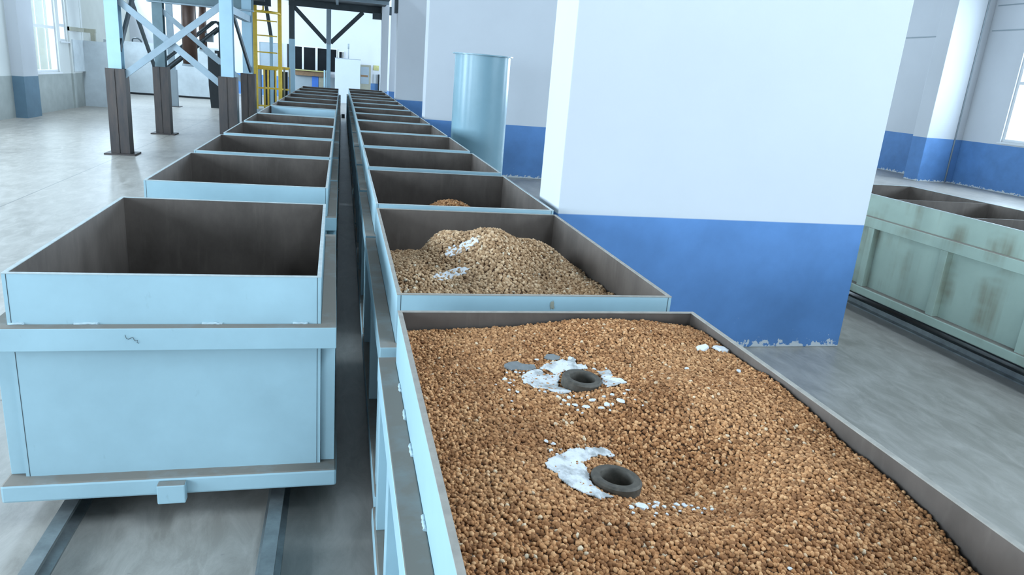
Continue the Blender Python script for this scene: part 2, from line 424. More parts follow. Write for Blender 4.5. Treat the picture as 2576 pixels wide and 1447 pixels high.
# left wall pilasters (slate blue foot)
m = MB(); m.box(XL, XL + 0.30, 23.7, 24.75, 0, ZC); m.box(XL, XL + 0.14, 24.75, 25.0, 0, ZC); struct('trim_1', m, 'pilaster')
m = MB(); m.box(XL, XL + 0.06, 28.5, 28.72, 0, ZC); m.box(XL, XL + 0.03, 28.72, 29.3, 1.2, ZC); struct('trim_2', m, 'wall_concrete')
m = MB(); m.box(XL, XL + 0.1, 28.5, 29.86, 2.56, 2.69); struct('trim_10', m, 'beige')
m = MB(); m.box(XF, XF + 0.3, 36.4, 37.0, 0, ZC); m.box(XF + 0.3, XF + 0.42, 36.6, 36.8, 0, ZC); struct('trim_3', m, 'wall_concrete')
# brown lintel-like bar with a short end post beyond the low partition
m = MB(); m.box(-10.6, -8.9, 30.9, 31.05, 2.57, 2.71); m.box(-9.06, -8.92, 30.9, 31.05, 0, 2.57); struct('trim_4', m, 'beige')
# grey-white cement partitions
m = MB(); m.box(XL, -8.08, 29.72, 29.86, 0, 2.28); struct('wall_partition', m, 'board')
m = MB(); m.box(XL, XL + 0.10, 28.6, 29.72, 1.22, 2.28); struct('wall_partition_side', m, 'board')
m = MB(); m.box(-10.9, -5.85, 39.0, 39.15, 0.09, 2.42); struct('wall_partition_far', m, 'board')
m = MB(); m.box(-10.9, -5.85, 39.02, 39.12, 0.0, 0.09); struct('dark_gap_strip_left', m, 'black')  # black strip standing in for the dark gap under the far boards

# piers between the two aisles
PIERS = [(1.75, 4.71, 5.60, 6.20), (1.80, 4.76, 16.30, 16.85), (1.80, 4.76, 25.5, 26.2), (2.06, 4.76, 33.4, 36.0), (1.62, 1.92, 32.4, 32.95)]
for i, (x0, x1, y0, y1) in enumerate(PIERS):
    m = MB(); m.box(x0, x1, y0, y1, 0, ZC); struct('wall_pier_%s' % ('near', 'second', 'third', 'fourth', 'far')[i], m, 'wall', bevel=0.008)
# right wall pilaster and its conduit
m = MB(); m.box(18.7, XR, 20.3, 20.92, 0, ZC); struct('trim_5', m, 'wall_r', bevel=0.01)
m = MB(); m.tube([(19.80, 20.28, 0.02), (19.80, 20.28, ZC)], 0.022, 8); o = m.build('conduit', 'grey_panel')
tag(o, 'thin grey conduit running up the corner of the pilaster near the side window', 'pipe')
for i, z in enumerate((4.85, 5.6)):
    m = MB(); m.box(XR - 0.012, XR, 14.0, 20.2, z, z + 0.035); struct('trim_%d' % (6 + i), m, 'grey_panel')
m = MB(); m.box(XR - 0.012, XR, 21.2, 26.0, 4.75, 4.785); struct('trim_8', m, 'grey_panel')

# ------------------------------------------------------------------ rails
def rail(x, y0, y1, label):
    m = MB()
    prof = [(-0.055, 0.0), (0.055, 0.0), (0.055, 0.012), (0.012, 0.024), (0.012, 0.055), (0.033, 0.062), (0.033, 0.08), (-0.033, 0.08), (-0.033, 0.062), (-0.012, 0.055), (-0.012, 0.024), (-0.055, 0.012)]
    A = [m.bm.verts.new((px, y0, pz)) for px, pz in prof]; B = [m.bm.verts.new((px, y1, pz)) for px, pz in prof]
    for i in range(len(prof)):
        j = (i + 1) % len(prof); m.bm.faces.new((A[i], A[j], B[j], B[i]))
    m.bm.faces.new(A[::-1]); m.bm.faces.new(B)
    o = m.build('track_rail', 'rail'); o.location = (x, 0, 0)
    return tag(o, label, 'rail')
rail(-1.267, -1.0, 33.0, 'worn steel track rail on the open-floor side under the empty bin cart row')
rail(-0.297, -1.0, 33.0, 'worn steel track rail beside the dark gap, under the empty bin cart row')
rail(0.475, -1.0, 33.0, 'steel track rail beside the dark gap, under the row holding the brown pellets')
rail(1.458, -1.0, 33.0, 'steel track rail on the pier side, under the row holding the brown pellets')
rail(5.93, -1.0, 30.0, 'dusty dark rail in plain view below the stained grey-green cart')
rail(6.90, -1.0, 30.0, 'rail hidden in shade behind the wheels of the stained grey-green cart')

# ------------------------------------------------------------------ bin carts
def weld(x, y, z, dx, dy, parent, seed):
    rnd = random.Random(seed); m = MB()
    n = 9; pts = []
    for i in range(n):
        t = i / (n - 1) - 0.5
        pts.append((x + dx * t + rnd.uniform(-.002, .002), y + dy * t + rnd.uniform(-.002, .002), z + rnd.uniform(-.003, .003)))
    m.tube(pts, 0.007, 6); return m.build('weld_bead', 'weld', parent)

def cart(xc, w, y0, y1, label, group, rim=1.25, dz=0.0, rz=0.0, paint='paint', edge='edge', ribs=1, detail=2, dividers=(), back_paint=False, front_dx=0.0):
    ln = y1 - y0; yc = (y0 + y1) / 2
    r = empty('bin_cart', (xc, yc, 0), rz); tag(r, label, 'cart', group)
    hx, hy, t = w / 2, ln / 2, 0.016
    zb0, zb1 = 0.152 + dz, 0.245 + dz               # bottom frame
    zt0, zt1 = 0.905 + dz, 1.015 + dz               # belt
    top = rim + dz
    bx, by = hx + 0.075, hy + 0.06
    # outer tub: plates, open at the top
    m = MB()
    o, i = (-hx, hx, -hy, hy), (-hx + 0.006, hx - 0.006, -hy + 0.006, hy - 0.006)
    m.ring(o, i, zb1, top); m.build('tub', paint, r)
    m = MB()
    o2 = (-hx + 0.0065, hx - 0.0065, -hy + 0.0065, hy - 0.0065); i2 = (-hx + t, hx - t, -hy + t, hy - t)
    m.ring(o2, i2, zb1 + 0.02, top - 0.001, 0)
    m.box(-hx + t, hx - t, -hy + t, hy - t, zb1 + 0.01, zb1 + 0.02, 0)
    for d in dividers: m.box(-hx + t, hx - t, d - yc - 0.008, d - yc + 0.008, zb1 + 0.02, top - 0.002, 0)
    m.build('lining', 'lining', r)
    if detail > 1:
        for sx in (-1, 1):
            m = MB(); xa = sx * (hx - 0.017); m.box(xa - 0.0014, xa + 0.0014, -hy - 0.0007, -hy - 0.0001, zb1 + 0.001, top - 0.001); m.build('corner_seam', 'steel_dark', r)
    if back_paint:
        m = MB(); m.box(-hx + 0.05, hx - t - 0.001, hy - t - 0.006, hy - t - 0.001, 0.5, top - 0.003); p = m.build('back_plate', 'paint_lightened', r)
        p['label'] = 'pale blue plate closing the far end of the bin'
    m = MB(); e = 0.0015
    m.ring((-hx - e, hx + e, -hy - e, hy + e), (-hx + t + e, hx - t - e, -hy + t + e, hy - t - e), top, top + 0.004); m.build('rim', edge, r)
    m = MB(); m.ring((-bx, bx, -by, by), (-hx - 0.0005, hx + 0.0005, -hy - 0.0005, hy + 0.0005), zt0, zt1); m.build('belt', paint, r, bevel=0.004 if detail > 1 else 0)
    fx, fy = bx + 0.008, by + 0.02
    m = MB(); m.box(-fx, fx, -fy, fy, zb0, zb1); m.build('bottom_frame', paint, r, bevel=0.012 if detail > 1 else 0)
    if detail > 0:
        ys = [-hy + 0.07 + (ln - 0.14) * k / (ribs + 1) for k in range(ribs + 2)]
        for s in (-1, 1):
            for yy in ys:
                m = MB(); xa, xb = sorted((s * (hx + 0.0005), s * (bx - 0.004)))
                m.box(xa, xb, yy - 0.045, yy + 0.045, zb1 + 0.0005, zt0 - 0.0005); m.build('side_post', paint, r, bevel=0.003 if detail > 1 else 0)
        if label.startswith('frontmost'):
          m = MB(); m.box(-0.082, 0.045, -fy - 0.05, -fy - 0.0005, zb0 - 0.02, zb1 - 0.012); m.build('buffer_block', paint, r, bevel=0.006)
    m = MB(); q = 0.40 if dz else 0.36; m.box(-q, q, -hy + 0.1, hy - 0.1, zb0 - (0.13 if dz else 0.055), zb0 - 0.0005); m.build('shade_block', 'wheel', r)  # dark block added under the frame so the gap below stays black
    for s in (-1, 1):
        for q in (-1, 1):
            m = MB(); m.lathe([(0.05, -0.045), (0.055, -0.035), (0.085, -0.035), (0.085, 0.05), (0.10, 0.058), (0.10, 0.070)], (0, 0, 0), 24, axis='x')
            wl = m.build('wheel', 'wheel', r); wl.location = (s * 0.485, q * (hy - (0.10 if label.startswith('frontmost') else 0.32)), 0.1655); wl.rotation_euler = (0, 0, 0 if s < 0 else math.pi)
            if detail > 1:
                m = MB(); m.box(-0.035, 0.035, -0.09, 0.09, -0.05, zb0 - 0.166); m.build('axle_box', paint if dz else 'wheel', r, bevel=0.006).location = (s * 0.56, q * (hy - (0.10 if label.startswith('frontmost') else 0.32)), 0.1655)
    return r

GL, GR, GG = 'empty bin carts in the row by the open floor', 'bin carts in the row along the piers', 'bin carts on the far track'
ORD = ['frontmost', 'second', 'third', 'fourth', 'fifth', 'sixth', 'seventh', 'eighth', 'ninth', 'tenth', 'eleventh', 'twelfth', 'thirteenth', 'fourteenth']
LEFT = [(3.43, 5.34), (6.08, 7.92), (8.13, 9.88), (10.16, 11.98), (12.26, 14.04), (14.24, 16.48), (16.72, 18.4), (18.72, 20.75), (21.0, 23.1), (23.5, 25.4), (25.8, 27.95), (28.2, 30.4)]
LLAB = ['frontmost empty pale blue bin cart, its whole front end and bumper block in view',
        'empty bin cart just behind the frontmost empty one, across a wide gap',
        'third empty bin cart from the front in the row beside the open floor',
        'fourth empty bin cart from the front in the row beside the open floor',
        'fifth empty bin cart from the front in the row beside the open floor',
        'empty bin cart whose far end shows a bright pale blue plate',
        'empty bin cart directly behind the one with the bright blue end plate',
        'eighth empty bin cart from the front in the row beside the open floor',
        'ninth empty bin cart from the front in the row beside the open floor',
        'third from the far end of the empty bin carts beside the ladder',
        'last but one empty bin cart at the far end, in front of the ladder rail',
        'last empty bin cart at the far end of the row, before the white box']
for n, (a, b) in enumerate(LEFT):
    if n == 0: c0 = cart(-0.768, 1.352, a, b, LLAB[n], GL, rz=0.0085, ribs=1)
    else: cart(-0.795 if n < 6 else -0.785, 1.392, a, b, LLAB[n], GL, detail=2 if n < 3 else 1, back_paint=(n == 5))
RIGHT = [(1.03, 2.935), (3.17, 5.27), (5.445, 7.31), (7.55, 9.32), (9.6, 11.52), (11.76, 13.86), (14.16, 15.92), (16.22, 18.05), (18.4, 20.2), (20.6, 22.5), (22.8, 24.3), (24.6, 26.4), (26.7, 29.4), (29.65, 31.8)]
RLAB = ['nearest bin cart, filled to the rim with brown pellets and two dark rings',
        'second bin cart along the piers, holding a tall heap of pale pellets with white powder',
        'third bin cart along the piers, only the tip of a pellet heap showing',
        'fourth bin cart along the piers, empty, behind the one with a pellet tip',
        'fifth bin cart along the piers, empty, next to the big grey cylinder',
        'sixth bin cart along the piers, empty, short of the second pier',
        'seventh bin cart along the piers, empty, at the foot of the second pier',
        'eighth bin cart from the front in the row along the piers',
        'ninth bin cart from the front in the row along the piers',
        'tenth bin cart from the front in the row along the piers',
        'eleventh bin cart from the front in the row along the piers',
        'third from the far end of the bin carts along the piers',
        'last but one bin cart at the far end of the row along the piers',
        'last bin cart at the far end of the row along the piers']
RX = [(0.94, 1.385), (0.947, 1.37), (0.965, 1.40), (0.98, 1.41), (0.985, 1.41), (0.985, 1.40), (0.985, 1.39)]
for n, (a, b) in enumerate(RIGHT):
    xc, w = RX[n] if n < len(RX) else (0.985, 1.385)
    cart(xc, w, a, b, RLAB[n], GR, ribs=2 if n == 0 else 1, detail=2 if n < 3 else 1, edge='edge_dust' if n < 2 else 'edge')
cart(6.42, 1.30, 2.5, 7.75, 'long stained grey-green cart on the far track beyond the wide white and blue pier', None, dz=0.07, paint='paint_green', ribs=4, dividers=(3.5, 4.5, 5.55, 6.55))
# weld beads and the ink scribble on the two nearest carts
nc = [o for o in COL.objects if o.name.startswith('bin_cart')]
first_left, first_right = nc[0], nc[12]
for i, (x, d) in enumerate(((-0.36, 0.10), (0.18, 0.09), (0.58, 0.07), (-0.64, 0.06))): weld(x, -0.958, 1.018, d, 0, first_left, i)
for i, y in enumerate((1.45, 1.75, 2.16, 2.42, 2.66)): weld(-0.696, y - 1.98, 1.018, 0, 0.07, first_right, 20 + i)
m = MB()
sx, sz = -0.155, 0.965
pts = [(-0.030, 0.020), (-0.026, 0.004), (-0.018, -0.002), (-0.008, 0.004), (0.002, 0.008), (0.006, -0.004), (0.012, -0.010), (0.020, -0.006), (0.018, -0.018), (0.026, -0.022)]
m.tube([(sx + a, -1.0185, sz + b) for a, b in pts], 0.0011, 5); p = m.build('scribble', 'ink', first_left); p['label'] = 'small black handwritten squiggle on the belt'

# brown smear on the front lip of the second pellet cart
m = MB(); rnd = random.Random(3); n = 16
vs = [m.bm.verts.new((0.062 + (0.010 + rnd.uniform(-.006, .006)) * math.cos(6.283 * i / n), -1.0515, 1.205 + (0.022 + rnd.uniform(-.009, .009)) * math.sin(6.283 * i / n))) for i in range(n)]
m.bm.faces.new(vs); p = m.build('rust_smear', 'beige', nc[13]); p['label'] = 'brown rust smear'
# ------------------------------------------------------------------ pellet heaps (uncountable: one object per heap)
CP = np.array([(0.25,2.92,1.165),(0.47,2.92,1.171),(0.96,2.92,1.205),(1.26,2.92,1.222),(1.62,2.92,1.19),(1.62,2.6,1.214),(1.62,2.3,1.22),(1.62,2.0,1.212),(1.62,1.8,1.187),(1.62,1.5,1.182),(1.62,1.35,1.15),(1.62,1.2,1.11),(1.62,1.03,1.07),(.26,2.5,1.195),(.26,2,1.19),(.26,1.5,1.18),(.26,1.05,1.15),
(1.1,2.72,1.235),(.7,2.65,1.2),(.87,2.3,1.185),(.78,1.69,1.14),(1.02,1.74,1.10),(1.2,1.98,1.225),(1.25,1.75,1.165),(.95,2.02,1.19),(1.2,1.5,1.185),(.8,1.4,1.175),(.5,1.3,1.165),(.45,1.75,1.18),(1.35,1.25,1.13),(1.0,1.1,1.14),(.55,2.1,1.185),(1.4,2.2,1.225),(.6,1.05,1.14)])
_d = np.linalg.norm(CP[:, None, :2] - CP[None, :, :2], axis=2)
_W = np.linalg.solve(np.exp(-(_d / .38) ** 2) + np.eye(len(CP)) * 2e-3, CP[:, 2] - 1.18)
def h_near(x, y):
    d2 = ((CP[:, 0] - x) ** 2 + (CP[:, 1] - y) ** 2) / .38 ** 2
    dip = sum(-0.13 * max(0.0, min(1.0, (0.058 - math.hypot(x - a, y - b)) / 0.012)) for a, b in ((.868, 2.288), (.78, 1.69)))
    return dip + float(1.18 + (_W * np.exp(-d2)).sum()) + 0.010 * noise.noise((x * 5, y * 5, 0.3)) + 0.004 * noise.noise((x * 14, y * 14, 2))
def G(x, y, cx, cy, sx, sy): return math.exp(-((x - cx) / sx) ** 2 - ((y - cy) / sy) ** 2)
def h_second(x, y):
    z = 0.93 + 0.10 * max(0, min(1, (4.9 - y) / 1.3)) + 0.03 * G(x, y, 1.6, 4.0, .3, .8)
    z += 0.31 * G(x, y, .95, 4.50, .25, .52) + 0.185 * G(x, y, .66, 4.66, .14, .34) + 0.19 * G(x, y, 1.33, 4.60, .21, .34) + 0.10 * G(x, y, .42, 4.3, .2, .4)
    return min(z, 1.275) + 0.014 * noise.noise((x * 5, y * 5, 5)) + 0.006 * noise.noise((x * 13, y * 13, 9))
def h_third(x, y): return 0.50 + 0.62 * G(x, y, 0.99, 6.45, .55, .60) + 0.01 * noise.noise((x * 6, y * 6, 3))

def pellet_nodes(name, mat, radius, density, seed):
    ng = bpy.data.node_groups.new(name, 'GeometryNodeTree')
    ng.interface.new_socket('Geometry', in_out='INPUT', socket_type='NodeSocketGeometry')
    ng.interface.new_socket('Geometry', in_out='OUTPUT', socket_type='NodeSocketGeometry')
    nd, lk = ng.nodes.new, ng.links.new
    gi, go = nd('NodeGroupInput'), nd('NodeGroupOutput')
    nm, sx, cmp_ = nd('GeometryNodeInputNormal'), nd('ShaderNodeSeparateXYZ'), nd('FunctionNodeCompare')
    cmp_.data_type = 'FLOAT'; cmp_.operation = 'GREATER_THAN'; cmp_.inputs[1].default_value = 0.35
    lk(nm.outputs[0], sx.inputs[0]); lk(sx.outputs[2], cmp_.inputs[0])
    dp = nd('GeometryNodeDistributePointsOnFaces'); dp.distribute_method = 'RANDOM'
    dp.inputs['Density'].default_value = density; dp.inputs['Seed'].default_value = seed
    lk(gi.outputs[0], dp.inputs['Mesh']); lk(cmp_.outputs[0], dp.inputs['Selection'])
    off = nd('FunctionNodeRandomValue'); off.data_type = 'FLOAT_VECTOR'
    off.inputs[0].default_value = (0, 0, -radius * 0.7); off.inputs[1].default_value = (0, 0, radius * 0.9); off.inputs['Seed'].default_value = seed + 1
    sp = nd('GeometryNodeSetPosition'); lk(dp.outputs['Points'], sp.inputs['Geometry']); lk(off.outputs[0], sp.inputs['Offset'])
    ico = nd('GeometryNodeMeshIcoSphere'); ico.inputs['Radius'].default_value = 1.0; ico.inputs['Subdivisions'].default_value = 2
    nz = nd('ShaderNodeTexNoise'); nz.inputs['Scale'].default_value = 1.6; nz.inputs['Detail'].default_value = 2
    sub = nd('ShaderNodeVectorMath'); sub.operation = 'SUBTRACT'; sub.inputs[1].default_value = (.5, .5, .5)
    scl = nd('ShaderNodeVectorMath'); scl.operation = 'SCALE'; scl.inputs['Scale'].default_value = 0.9
    lk(nz.outputs['Color'], sub.inputs[0]); lk(sub.outputs[0], scl.inputs[0])
    sp2 = nd('GeometryNodeSetPosition'); lk(ico.outputs['Mesh'], sp2.inputs['Geometry']); lk(scl.outputs[0], sp2.inputs['Offset'])
    sm = nd('GeometryNodeSetShadeSmooth'); lk(sp2.outputs[0], sm.inputs['Geometry'])
    mt = nd('GeometryNodeSetMaterial'); mt.inputs['Material'].default_value = M[mat]; lk(sm.outputs[0], mt.inputs['Geometry'])
    rot = nd('FunctionNodeRandomValue'); rot.data_type = 'FLOAT_VECTOR'; rot.inputs[1].default_value = (6.28, 6.28, 6.28); rot.inputs['Seed'].default_value = seed + 2
    rs = nd('FunctionNodeRandomValue'); rs.data_type = 'FLOAT_VECTOR'
    rs.inputs[0].default_value = (radius * .68,) * 3; rs.inputs[1].default_value = (radius * 1.28,) * 3; rs.inputs['Seed'].default_value = seed + 3
    io = nd('GeometryNodeInstanceOnPoints')
    lk(sp.outputs[0], io.inputs['Points']); lk(mt.outputs[0], io.inputs['Instance']); lk(rot.outputs[0], io.inputs['Rotation']); lk(rs.outputs[0], io.inputs['Scale'])
    jn = nd('GeometryNodeJoinGeometry'); lk(gi.outputs[0], jn.inputs[0]); lk(io.outputs[0], jn.inputs[0]); lk(jn.outputs[0], go.inputs[0])
    return ng
def heap(x0, x1, y0, y1, hf, zb, step, mat, radius, density, seed, label, cat='pellets'):
    bm = bmesh.new()
    nx, ny = max(2, int((x1 - x0) / step)), max(2, int((y1 - y0) / step))
    g = [[bm.verts.new((x0 + (x1 - x0) * i / nx, y0 + (y1 - y0) * j / ny, hf(x0 + (x1 - x0) * i / nx, y0 + (y1 - y0) * j / ny))) for i in range(nx + 1)] for j in range(ny + 1)]
    for j in range(ny):
        for i in range(nx): bm.faces.new((g[j][i], g[j][i + 1], g[j + 1][i + 1], g[j + 1][i])).smooth = True
    rim = [g[0][i] for i in range(nx)] + [g[j][nx] for j in range(ny)] + [g[ny][i] for i in range(nx, 0, -1)] + [g[j][0] for j in range(ny, 0, -1)]
    low = [bm.verts.new((v.co.x, v.co.y, zb)) for v in rim]
    for k in range(len(rim)):
        q = (k + 1) % len(rim); bm.faces.new((rim[q], rim[k], low[k], low[q]))
    bm.faces.new(low[::-1])
    me = bpy.data.meshes.new('clay_pellets'); bm.to_mesh(me); bm.free(); me.materials.append(M['heap']); me.materials.append(M[mat])
    o = bpy.data.objects.new('clay_pellets', me); COL.objects.link(o)
    md = o.modifiers.new('pellets', 'NODES'); md.node_group = pellet_nodes('pellets_%d' % seed, mat, radius, density, seed)
    return tag(o, label, cat, kind='stuff')
heap(0.276, 1.606, 1.058, 2.902, h_near, 0.27, 0.0115, 'pellet', 0.0064, 14500, 11, 'brown baked clay pellets filling the nearest cart to the rim')
heap(0.292, 1.602, 3.20, 5.26, h_second, 0.27, 0.03, 'pellet_pale', 0.0098, 6200, 41, 'pale brown clay pellets heaped high in the second cart under white powder')
heap(0.30, 1.63, 5.46, 7.27, h_third, 0.27, 0.04, 'pellet', 0.0098, 5600, 71, 'tip of a tan pellet heap rising in the third cart')

# ------------------------------------------------------------------ rings, lime crusts and flakes on the near heap
def iron_ring(x, y, z, tilt, label, R=0.0745, r=0.047, h=0.042):
    m = MB(); b = 0.006
    m.lathe([(R - b, h), (R, h - b), (R, b), (R - b, 0), (r + b, -0.002), (r + b * .6, -0.09), (r, -0.09), (r, h - b), (r + b * .6, h)], seg=64, closed=True)
    o = m.build('iron_ring', 'ring', smooth=True); o.location = (x, y, z); o.rotation_euler = tilt
    md = o.modifiers.new('edges', 'EDGE_SPLIT'); md.split_angle = 0.6
    return tag(o, label, 'ring', 'dark rings lying on the pellets')
iron_ring(0.868, 2.288, 1.178, (0.03, 0.07, 0), 'dark iron ring in the middle of the broken white crust, farther from the viewer')
iron_ring(0.780, 1.690, 1.134, (0.02, 0.09, 0.5), 'dark iron ring with one large white crust beside it, nearer the viewer')

def inside(p, poly):
    x, y = p; c = False; n = len(poly)
    for i in range(n):
        x1, y1 = poly[i]; x2, y2 = poly[i - 1]
        if (y1 > y) != (y2 > y) and x < (x2 - x1) * (y - y1) / (y2 - y1) + x1: c = not c
    return c
def sheet(name, poly, hf, off, mat, label, cat, step=0.0035, thick=0.004, rough=0.0035, jag=0.006, group=None):
    bm = bmesh.new(); V = {}
    xs, ys = [p[0] for p in poly], [p[1] for p in poly]
    def vert(i, j):
        if (i, j) not in V:
            x, y = min(xs) + i * step, min(ys) + j * step
            V[(i, j)] = bm.verts.new((x + step * .3 * noise.noise((x * 90, y * 90, 1)), y + step * .3 * noise.noise((x * 90, y * 90, 4)), hf(x, y) + off + rough * noise.noise((x * 40, y * 40, 7))))
        return V[(i, j)]
    for i in range(int((max(xs) - min(xs)) / step) + 1):
        for j in range(int((max(ys) - min(ys)) / step) + 1):
            x, y = min(xs) + (i + .5) * step, min(ys) + (j + .5) * step
            q = (x + jag * noise.noise((x * 60, y * 60, 11)), y + jag * noise.noise((x * 60, y * 60, 15)))
            if inside(q, poly): bm.faces.new((vert(i, j), vert(i + 1, j), vert(i + 1, j + 1), vert(i, j + 1))).smooth = True
    # keep the largest connected piece
    left = set(bm.faces); best = []
    while left:
        st = [left.pop()]; comp = [st[0]]
        while st:
            fc = st.pop()
            for e in fc.edges:
                for g in e.link_faces:
                    if g in left: left.discard(g); st.append(g); comp.append(g)
        if len(comp) > len(best): best = comp
    keep = set(best); bmesh.ops.delete(bm, geom=[fc for fc in bm.faces if fc not in keep], context='FACES')
    me = bpy.data.meshes.new(name); bm.to_mesh(me); bm.free(); me.materials.append(M[mat])
    o = bpy.data.objects.new(name, me); COL.objects.link(o)
    s = o.modifiers.new('thickness', 'SOLIDIFY'); s.thickness = thick; s.offset = -1
    return tag(o, label, cat, group)
FL1= [(0.7562, 2.5056, 0.0136), (0.8922, 2.4958, 0.0213), (0.616, 2.41, 0.0072), (0.6524, 2.4186, 0.0087), (0.6669, 2.4161, 0.0073), (0.6828, 2.4135, 0.0073), (0.5937, 2.3477, 0.0127), (0.6153, 2.34, 0.0056), (0.6265, 2.3377, 0.0085), (0.6036, 2.3071, 0.0112), (0.6108, 2.282, 0.0055), (0.5483, 2.2893, 0.0061), (0.5876, 2.2483, 0.0076), (0.6159, 2.2311, 0.0109), (0.6973, 2.2391, 0.0055), (0.7144, 2.2284, 0.0082), (0.7488, 2.1854, 0.0095), (0.7626, 2.1518, 0.012), (0.7872, 2.1725, 0.0108), (0.8058, 2.1781, 0.006), (0.7412, 2.1218, 0.0066), (0.7685, 2.121, 0.0119), (0.7913, 2.1143, 0.0132), (0.8293, 2.1591, 0.0054), (0.853, 2.1713, 0.0081), (0.8607, 2.1316, 0.0187), (0.8234, 2.0942, 0.0184), (0.7879, 2.0774, 0.0078), (0.797, 2.0586, 0.0057), (0.8694, 2.0758, 0.0144), (0.8966, 2.0907, 0.0159), (0.914, 2.0854, 0.0106), (0.8952, 2.0553, 0.0078), (0.9371, 2.1493, 0.0108), (0.9462, 2.0976, 0.0239), (0.9988, 2.1584, 0.0123), (0.9795, 2.138, 0.0095), (0.9997, 2.3831, 0.0074), (0.9051, 2.1465, 0.0095), (0.9557, 2.399, 0.0119), (0.993, 2.0816, 0.0066), (1.0077, 2.0477, 0.0052), (0.5774, 2.1549, 0.0058), (0.6268, 1.893, 0.0095), (0.6476, 1.8865, 0.0095)]
FL2= [(0.6262, 1.8936, 0.01), (0.6466, 1.8804, 0.01), (0.6273, 1.8385, 0.0098), (0.6413, 1.8204, 0.0083), (0.6649, 1.8553, 0.004), (0.803, 1.5598, 0.0277), (0.7702, 1.5469, 0.01), (0.7616, 1.5145, 0.0061), (0.8717, 1.5996, 0.0168), (0.8475, 1.5607, 0.0152), (0.8779, 1.5662, 0.0102), (0.8397, 1.5796, 0.0064), (0.8277, 1.513, 0.0062), (0.8137, 1.4945, 0.0049), (0.8589, 1.5107, 0.0062), (0.9047, 1.5639, 0.0089), (0.9346, 1.595, 0.013), (0.9527, 1.5916, 0.0104), (0.9098, 1.5361, 0.0055), (0.9509, 1.5774, 0.0104), (0.9694, 1.5802, 0.0065), (0.9537, 1.5408, 0.0089), (0.976, 1.5562, 0.0064), (0.9892, 1.5447, 0.0064), (1.006, 1.5352, 0.0071), (0.9655, 1.5169, 0.0045), (1.0185, 1.4668, 0.0062), (0.6982, 1.7233, 0.0059)]
FL3= [(1.498, 2.5627, 0.0403), (1.6077, 2.5516, 0.0439), (1.3276, 2.3637, 0.014), (1.5309, 2.3294, 0.0156), (1.0574, 1.2518, 0.0086)]
PA= [(0.6662, 2.3752), (0.6813, 2.4009), (0.7133, 2.4326), (0.7542, 2.4255), (0.7628, 2.4001), (0.7832, 2.3859), (0.822, 2.3943), (0.8015, 2.3446), (0.7766, 2.2798), (0.7956, 2.2557), (0.8112, 2.2312), (0.7978, 2.2067), (0.7682, 2.2124), (0.7445, 2.2291), (0.7296, 2.2575), (0.6886, 2.2657), (0.6826, 2.2985), (0.6566, 2.3107)]
PB= [(0.7483, 2.4381), (0.7867, 2.4666), (0.8142, 2.4762), (0.8573, 2.4952), (0.878, 2.4797), (0.8914, 2.5144), (0.9078, 2.5053), (0.8989, 2.4449), (0.9331, 2.4345), (0.9357, 2.4042), (0.8954, 2.4136), (0.8421, 2.4106), (0.8144, 2.3889), (0.7925, 2.3978), (0.7814, 2.4239)]
PC= [(0.9548, 2.3782), (0.9696, 2.3591), (1.002, 2.3637), (1.0053, 2.3313), (0.9866, 2.2893), (1.0116, 2.2612), (1.0188, 2.2198), (0.9926, 2.2202), (0.9457, 2.2113), (0.938, 2.238), (0.9504, 2.2884), (0.9597, 2.3398)]
PD= [(0.5865, 1.7541), (0.6105, 1.7942), (0.6369, 1.805), (0.6729, 1.8369), (0.6937, 1.866), (0.7071, 1.8604), (0.7315, 1.8702), (0.7419, 1.8644), (0.7733, 1.8852), (0.8064, 1.8912), (0.8328, 1.877), (0.8427, 1.8521), (0.8097, 1.8462), (0.7874, 1.8531), (0.762, 1.8325), (0.7126, 1.7925), (0.7131, 1.7586), (0.7003, 1.6798), (0.705, 1.6383), (0.7396, 1.6054), (0.7093, 1.5909), (0.6903, 1.5838), (0.6569, 1.6112), (0.6253, 1.6383), (0.6099, 1.6767), (0.6065, 1.7113), (0.5837, 1.7288)]
SP= [(0.6167, 2.4483), (0.6207, 2.4743), (0.645, 2.4945), (0.6759, 2.4949), (0.69, 2.4761), (0.7362, 2.4632), (0.7362, 2.4385), (0.6965, 2.4263), (0.6689, 2.4381), (0.6339, 2.4302)]
DK= [(0.7902, 2.5154), (0.8051, 2.5358), (0.8336, 2.5355), (0.8531, 2.5142), (0.8451, 2.4969), (0.8183, 2.4911), (0.7962, 2.5025)]
GC = 'white lime crusts on the pellets'
sheet('lime_crust', PA, h_near, 0.0105, 'lime', 'grey-centred white crust just on the near side of the farther ring', 'crust', group=GC)
sheet('lime_crust', PB, h_near, 0.0115, 'lime', 'ragged white crust on the far side of the farther ring, beside the grey scoop', 'crust', group=GC)
sheet('lime_crust', PC, h_near, 0.0105, 'lime', 'pointed white crust on the pier side of the farther ring', 'crust', group=GC)
sheet('lime_crust', PD, h_near, 0.0125, 'lime', 'largest white crust, a broad ragged sheet under the nearer ring', 'crust', rough=0.005, group=GC)
sheet('grey_scoop', SP, h_near, 0.013, 'scoop', 'dull grey scoop with a rounded head lying beside the broken white crust', 'scoop', thick=0.009, rough=0.0006, jag=0.0)
sheet('grey_disc', DK, h_near, 0.013, 'scoop', 'dull grey flat disc lying beyond the broken white crust', 'disc', thick=0.008, rough=0.0006, jag=0.0)
PW1 = [(0.640, 4.34), (0.671, 4.385), (0.725, 4.38), (0.783, 4.40), (0.845, 4.405), (0.86, 4.34), (0.796, 4.33), (0.745, 4.32), (0.696, 4.31), (0.655, 4.31)]
PW2 = [(0.54, 4.068), (0.577, 4.144), (0.626, 4.156), (0.677, 4.176), (0.735, 4.164), (0.765, 4.12), (0.741, 4.084), (0.688, 4.076), (0.627, 4.064), (0.577, 4.044)]
